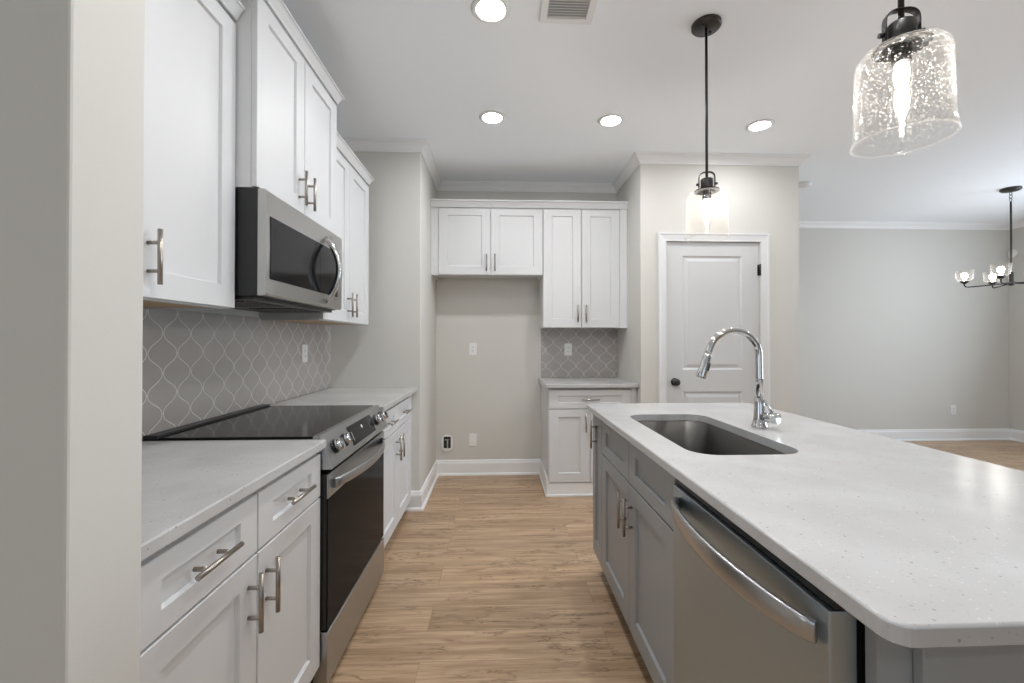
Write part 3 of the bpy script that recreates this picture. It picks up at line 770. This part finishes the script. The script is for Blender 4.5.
# island end: filler stile and proud finished back panel
t = thing('island_end_panel', 'plain grey finished panel closing the near end of the island', 'panel', (0.85, 0.63, 0))
obj('stile', MB().box(0.563, 0.640, 0.628, 0.648, 0.0, CT0 - 0.001), GREY, t)
obj('panel', MB().box(0.618, 1.151, 0.610, 0.6275, 0.0, CT0 - 0.001, 0.002), GREY, t)
t2 = MB().box(IBK + 0.0005, IBK + 0.018, 0.629, yA, 0.0, CT0 - 0.001)
tag(obj('island_back_panel', t2, GREY), 'grey panel along the seating side of the island under the overhang', 'panel')

# ------------------------------------------------------------------ pendants
def pendant(label, loc, group):
    x, y = loc
    t = thing('pendant_lamp', label, 'lamp', (x, y, H), group)
    P = Vector((x, y, 0))
    cn = obj('canopy', MB().lathe([(0.0, H - 0.0005), (0.066, H - 0.0005), (0.066, H - 0.014), (0.060, H - 0.021), (0.0, H - 0.022)], (x, y, 0)), BRONZE, t)
    for k in (-1, 1): obj('screw', MB().cyl((x + 0.030 * k, y + 0.022 * k, H - 0.027), (x + 0.030 * k, y + 0.022 * k, H - 0.0215), 0.006, n=12), BLKMET, cn)
    obj('rod', MB().cyl((x, y, 2.0245), (x, y, H - 0.0215), 0.0062), BRONZE, t)
    obj('socket_cap', MB().lathe([(0.0, 2.024), (0.025, 2.024), (0.028, 2.020), (0.028, 1.979), (0.026, 1.977), (0.0, 1.977)], (x, y, 0)), BRONZE, t)
    # strap yoke over the cap with side thumb screws
    ax = Vector((math.cos(0.25), -math.sin(0.25), 0)); sd = Vector((ax.y, -ax.x, 0))
    pts = [P + ax * 0.035 + Z * 1.985, P + ax * 0.035 + Z * 2.018]
    for k in range(0, 13):
        a = PI * k / 12; c = math.cos(a); s_ = math.sin(a)
        pts.append(P + ax * (math.copysign(abs(c) ** 0.7, c) * 0.035) + Z * (2.026 + 0.030 * s_ ** 0.8))
    pts += [P - ax * 0.035 + Z * 2.018, P - ax * 0.035 + Z * 1.985]
    yk = obj('yoke', MB().ribbon(pts, sd, 0.019, 0.004), BRONZE, t)
    for k in (-1, 1): obj('thumb_screw', MB().cyl(P + ax * (0.0375 * k) + Z * 2.000, P + ax * (0.047 * k) + Z * 2.000, 0.006, n=14), BRONZE, yk)
    obj('gallery_plate', MB().lathe([(0.0, 1.9765), (0.040, 1.9765), (0.056, 1.9695), (0.056, 1.966), (0.0, 1.966)], (x, y, 0)), SOCKET, t)
    # glass: outer and inner skins, rounded shoulder, rolled rim
    o = [(0.044, 1.9635), (0.062, 1.963), (0.077, 1.957), (0.087, 1.945), (0.0905, 1.928), (0.092, 1.86), (0.0935, 1.79), (0.0955, 1.766), (0.0980, 1.756), (0.0990, 1.749), (0.0970, 1.744)]
    i = [(r - 0.0032, z - (0.003 if z > 1.94 else 0)) for r, z in reversed(o)]
    sh_ = obj('glass_shade', MB().lathe(o + i + [o[0]], (x, y, 0), n=56), SEEDGLASS, t)
    obj('rim', MB().tube([(x + 0.0982 * math.cos(2 * PI * q / 56), y + 0.0982 * math.sin(2 * PI * q / 56), 1.7425) for q in range(57)], 0.0019, n=8, caps=False), RIMGLASS, sh_)
    bk = obj('lamp_holder', MB().lathe([(0.0, 1.9655), (0.019, 1.9655), (0.019, 1.928), (0.0, 1.928)], (x, y, 0)), SOCKET, t)
    bu = obj('bulb', MB().lathe([(0.0125, 1.9275), (0.014, 1.915), (0.0175, 1.895), (0.0175, 1.815), (0.015, 1.802), (0.007, 1.794), (0.0, 1.793)], (x, y, 0), n=24), BULBGLASS, t)
    obj('filament', MB().lathe([(0.0, 1.926), (0.0125, 1.924), (0.0145, 1.900), (0.0125, 1.880), (0.006, 1.866), (0.004, 1.83), (0.004, 1.806), (0.0, 1.805)], (x, y, 0), n=20), BULB, bu)
    return t
gp = 'seeded glass pendants over the island'
pendant('seeded glass pendant lamp hanging in front of the pantry door, shown whole', (0.976, 1.992), gp)
pendant('large seeded glass pendant lamp at the top right, nearest the camera', (0.962, 0.993), gp)

# ------------------------------------------------------------------ recessed lights, vent, detector
def can(label, x, y, first=[None]):
    if first[0] is None:
        t = thing('recessed_light', label, 'ceiling light', (x, y, H), 'recessed ceiling lights')
        obj('trim_ring', MB().lathe([(0.062, H - 0.0035), (0.066, H - 0.0075), (0.080, H - 0.0065), (0.090, H - 0.0005), (0.062, H - 0.0005)], (x, y, 0), n=40), PLAST, t)
        obj('diffuser', MB().lathe([(0.0, H - 0.003), (0.0615, H - 0.003), (0.0615, H - 0.0006), (0.0, H - 0.0006)], (x, y, 0), n=40), CANLIGHT, t)
        first[0] = t; return t
    return dup(first[0], (x, y, H), label)
can('recessed ceiling light at the top edge of the photo beside the vent', -0.036, 1.940)
can('recessed ceiling light in the middle row, in front of the refrigerator alcove', -0.043, 2.887)
can('recessed ceiling light in front of the tall white back wall cabinet', 0.758, 2.893)
can('recessed ceiling light in front of the pantry door, right of the pendant rod', 1.806, 2.918)
for x, y, s in ((-0.02, 0.70, 'aisle light above the camera'), (0.76, 0.75, 'light above the near end of the island'), (3.05, 1.70, 'light between island and dining area'),
                (0.2, -1.6, 'living room light behind the camera, left')):
    can('added recessed fill light out of frame, ' + s, x, y)  # unseen lamps added to brighten counters, base doors and aisle

t = thing('ceiling_vent', 'white louvered air vent in the ceiling at the top edge of the photo', 'vent', (0.31, 1.88, H))
fr = MB(); vx0, vx1, vy0, vy1 = 0.190, 0.430, 1.700, 2.003
for a in ((vx0, vx1, vy0, vy0 + 0.03), (vx0, vx1, vy1 - 0.03, vy1), (vx0, vx0 + 0.03, vy0 + 0.03, vy1 - 0.03), (vx1 - 0.03, vx1, vy0 + 0.03, vy1 - 0.03)): fr.box(a[0], a[1], a[2], a[3], H - 0.010, H - 0.0005)
obj('frame', fr, PLAST, t)
obj('duct', MB().box(vx0 + 0.03, vx1 - 0.03, vy0 + 0.03, vy1 - 0.03, H - 0.002, H - 0.0005), paint('vent_duct_grey', (0.5, 0.5, 0.5), 0.8), t)
lv = MB()
for k in range(15):
    y = vy0 + 0.037 + k * 0.0158
    lv.prism([(y, H - 0.0095), (y + 0.0105, H - 0.0045), (y + 0.0105, H - 0.0030), (y, H - 0.0080)], lambda p: (vx0 + 0.03, p[0], p[1]), lambda p: (vx1 - 0.03, p[0], p[1]))
obj('louvres', lv, PLAST, t)
t = thing('smoke_detector', 'white round smoke detector on the ceiling beside the pantry corner', 'smoke detector', (2.89, 3.985, H))
obj('housing', MB().lathe([(0.0, H - 0.0005), (0.062, H - 0.0005), (0.065, H - 0.012), (0.060, H - 0.026), (0.040, H - 0.034), (0.0, H - 0.035)], (2.89, 3.985, 0), n=32), PLAST, t)
obj('test_button', MB().cyl((2.89, 3.965, H - 0.0385), (2.89, 3.965, H - 0.0345), 0.012), PLAST, t)

# ------------------------------------------------------------------ chandelier
CX, CY = 5.005, 4.03
t = thing('chandelier', 'black chandelier with clear glass cups hanging over the dining area', 'chandelier', (CX, CY, H))
obj('canopy', MB().lathe([(0.0, H - 0.0005), (0.075, H - 0.0005), (0.075, H - 0.018), (0.060, H - 0.028), (0.0, H - 0.030)], (CX, CY, 0)), BRONZE, t)
for k, z in enumerate((H - 0.050, H - 0.082, H - 0.112)):
    an = 0.0 if k % 2 == 0 else PI / 2
    obj('link', MB().tube([(CX + 0.012 * math.cos(q) * math.cos(an), CY + 0.012 * math.cos(q) * math.sin(an), z + 0.020 * math.sin(q)) for q in [2 * PI * i / 16 for i in range(17)]], 0.0028, n=8, caps=False), BRONZE, t)
obj('stem', MB().cyl((CX, CY, 1.84), (CX, CY, H - 0.130), 0.008), BRONZE, t)
obj('hub', MB().lathe([(0.0, 1.800), (0.018, 1.804), (0.024, 1.815), (0.024, 1.836), (0.016, 1.845), (0.016, 1.930), (0.009, 1.935), (0.0, 1.936)], (CX, CY, 0), n=24), BRONZE, t)
RA = 0.32
for k in range(5):
    th = math.radians(135 + 72 * k); d = Vector((math.cos(th), math.sin(th), 0)); C0 = Vector((CX, CY, 0)); E_ = C0 + d * RA
    ar = obj('arm', MB().tube([C0 + d * 0.020 + Z * 1.826, C0 + d * (RA - 0.03) + Z * 1.812, C0 + d * (RA - 0.008) + Z * 1.816, E_ + Z * 1.830, E_ + Z * 1.850], 0.0062, n=10), BRONZE, t)
    obj('cup', MB().lathe([(0.0, 1.845), (0.012, 1.846), (0.034, 1.866), (0.036, 1.876), (0.0, 1.8765)], E_, n=24), BRONZE, ar)
    o = [(0.020, 1.878), (0.050, 1.879), (0.062, 1.888), (0.066, 1.902), (0.071, 1.985)]
    i = [(r - 0.003, z + (0.003 if z < 1.89 else 0)) for r, z in reversed(o)]
    obj('glass', MB().lathe(o + i + [o[0]], E_, n=32), CLEARGLASS, ar)
    obj('bulb', MB().lathe([(0.0, 1.882), (0.011, 1.882), (0.012, 1.898), (0.022, 1.915), (0.026, 1.932), (0.022, 1.950), (0.012, 1.960), (0.0, 1.963)], E_, n=20), BULBC, ar)

# ------------------------------------------------------------------ outlets and plates
def outlet(name, label, cat, c, U, Nn, w=0.072, h=0.116, kind='outlet'):
    c, U, Nn = Vector(c), Vector(U), Vector(Nn)
    t = thing(name, label, cat, c)
    def slabm(u0, u1, v0, v1, d0, d1, ch=0.0015):
        def ring(i, dd): return [c + U * a + Z * b + Nn * dd for a, b in ((u0 + i, v0 + i), (u1 - i, v0 + i), (u1 - i, v1 - i), (u0 + i, v1 - i))]
        return MB().loops([ring(0, d0), ring(0, d1 - ch), ring(ch, d1)])
    obj('cover_plate', slabm(-w / 2, w / 2, -h / 2, h / 2, 0.0005, 0.006, 0.002), PLAST, t)
    if kind == 'outlet':
        rc = obj('receptacle', slabm(-0.0175, 0.0175, -0.034, 0.034, 0.006, 0.0085), PLAST, t)
        for v in (-0.018, 0.018):
            sl_ = MB()
            for u in (-0.006, 0.006): sl_.merge(slabm(u - 0.0012, u + 0.0012, v - 0.002, v + 0.007, 0.0084, 0.0089, 0.0001).bm)
            sl_.merge(slabm(-0.002, 0.002, v - 0.011, v - 0.007, 0.0084, 0.0089, 0.0001).bm)
            obj('socket_slots', sl_, SLOT, rc)
    elif kind == 'blank':
        for v in (-0.042, 0.042): obj('screw', MB().cyl(c + Z * v + Nn * 0.006, c + Z * v + Nn * 0.0072, 0.0035, n=12), PLAST, t)
    return t
outlet('wall_outlet', 'white outlet at mid height on the back wall of the refrigerator alcove', 'outlet', (-0.244, YB, 1.186), X, -Y)
outlet('blank_plate', 'blank white wall plate low in the alcove beside the water supply box', 'wall plate', (-0.243, YB, 0.327), X, -Y, kind='blank')
outlet('wall_outlet', 'white outlet on the small tiled backsplash of the back wall', 'outlet', (0.660, YB - 0.010, 1.180), X, -Y)
outlet('wall_outlet', 'white outlet on the left tiled backsplash just past the range', 'outlet', (XL + 0.010, 2.850, 1.183), -Y, X)
outlet('wall_outlet', 'white outlet low on the dining room far wall', 'outlet', (5.775, YF, 0.385), X, -Y)
t = thing('wall_sensor', 'small round white sensor high on the right dining wall behind the chandelier rod', 'sensor', (XR, 5.235, 2.37))
obj('housing', MB().lathe([(0.0, 0.0005), (0.050, 0.0005), (0.052, 0.018), (0.044, 0.028), (0.0, 0.030)], (XR, 5.235, 2.37), (-1, 0, 0)), PLAST, t)

# water supply box for the refrigerator
c = Vector((-0.484, YB, 0.300))
t = thing('water_supply_box', 'white rounded water supply box with metal valve low in the alcove', 'supply box', c)
o_pts = [(x, z) for x, z in rrect(-0.052, 0.052, -0.080, 0.080, 0.050, 8)]; i_pts = [(x, z) for x, z in rrect(-0.034, 0.034, -0.048, 0.062, 0.008, 8)]
mb = MB()
P2 = lambda pts, d: [(c.x + x, c.y - d, c.z + z) for x, z in pts]
mb.loops([P2(o_pts, 0.0005), P2(o_pts, 0.008), P2([(x * 0.94, z * 0.95) for x, z in o_pts], 0.012), P2(i_pts, 0.012), P2(i_pts, 0.003)], cap0=False, cap1=False)
obj('flange', mb, PLAST, t)
obj('recess', MB().box(c.x - 0.033, c.x + 0.033, c.y - 0.0028, c.y - 0.0008, c.z - 0.047, c.z + 0.061), SLOT, t)
vm = MB(); vm.cyl((c.x + 0.004, c.y - 0.012, c.z - 0.04), (c.x + 0.004, c.y - 0.012, c.z + 0.03), 0.007, n=14); vm.cyl((c.x - 0.022, c.y - 0.014, c.z + 0.034), (c.x + 0.018, c.y - 0.014, c.z + 0.034), 0.006, n=12)
obj('valve', vm, CHROME, t)
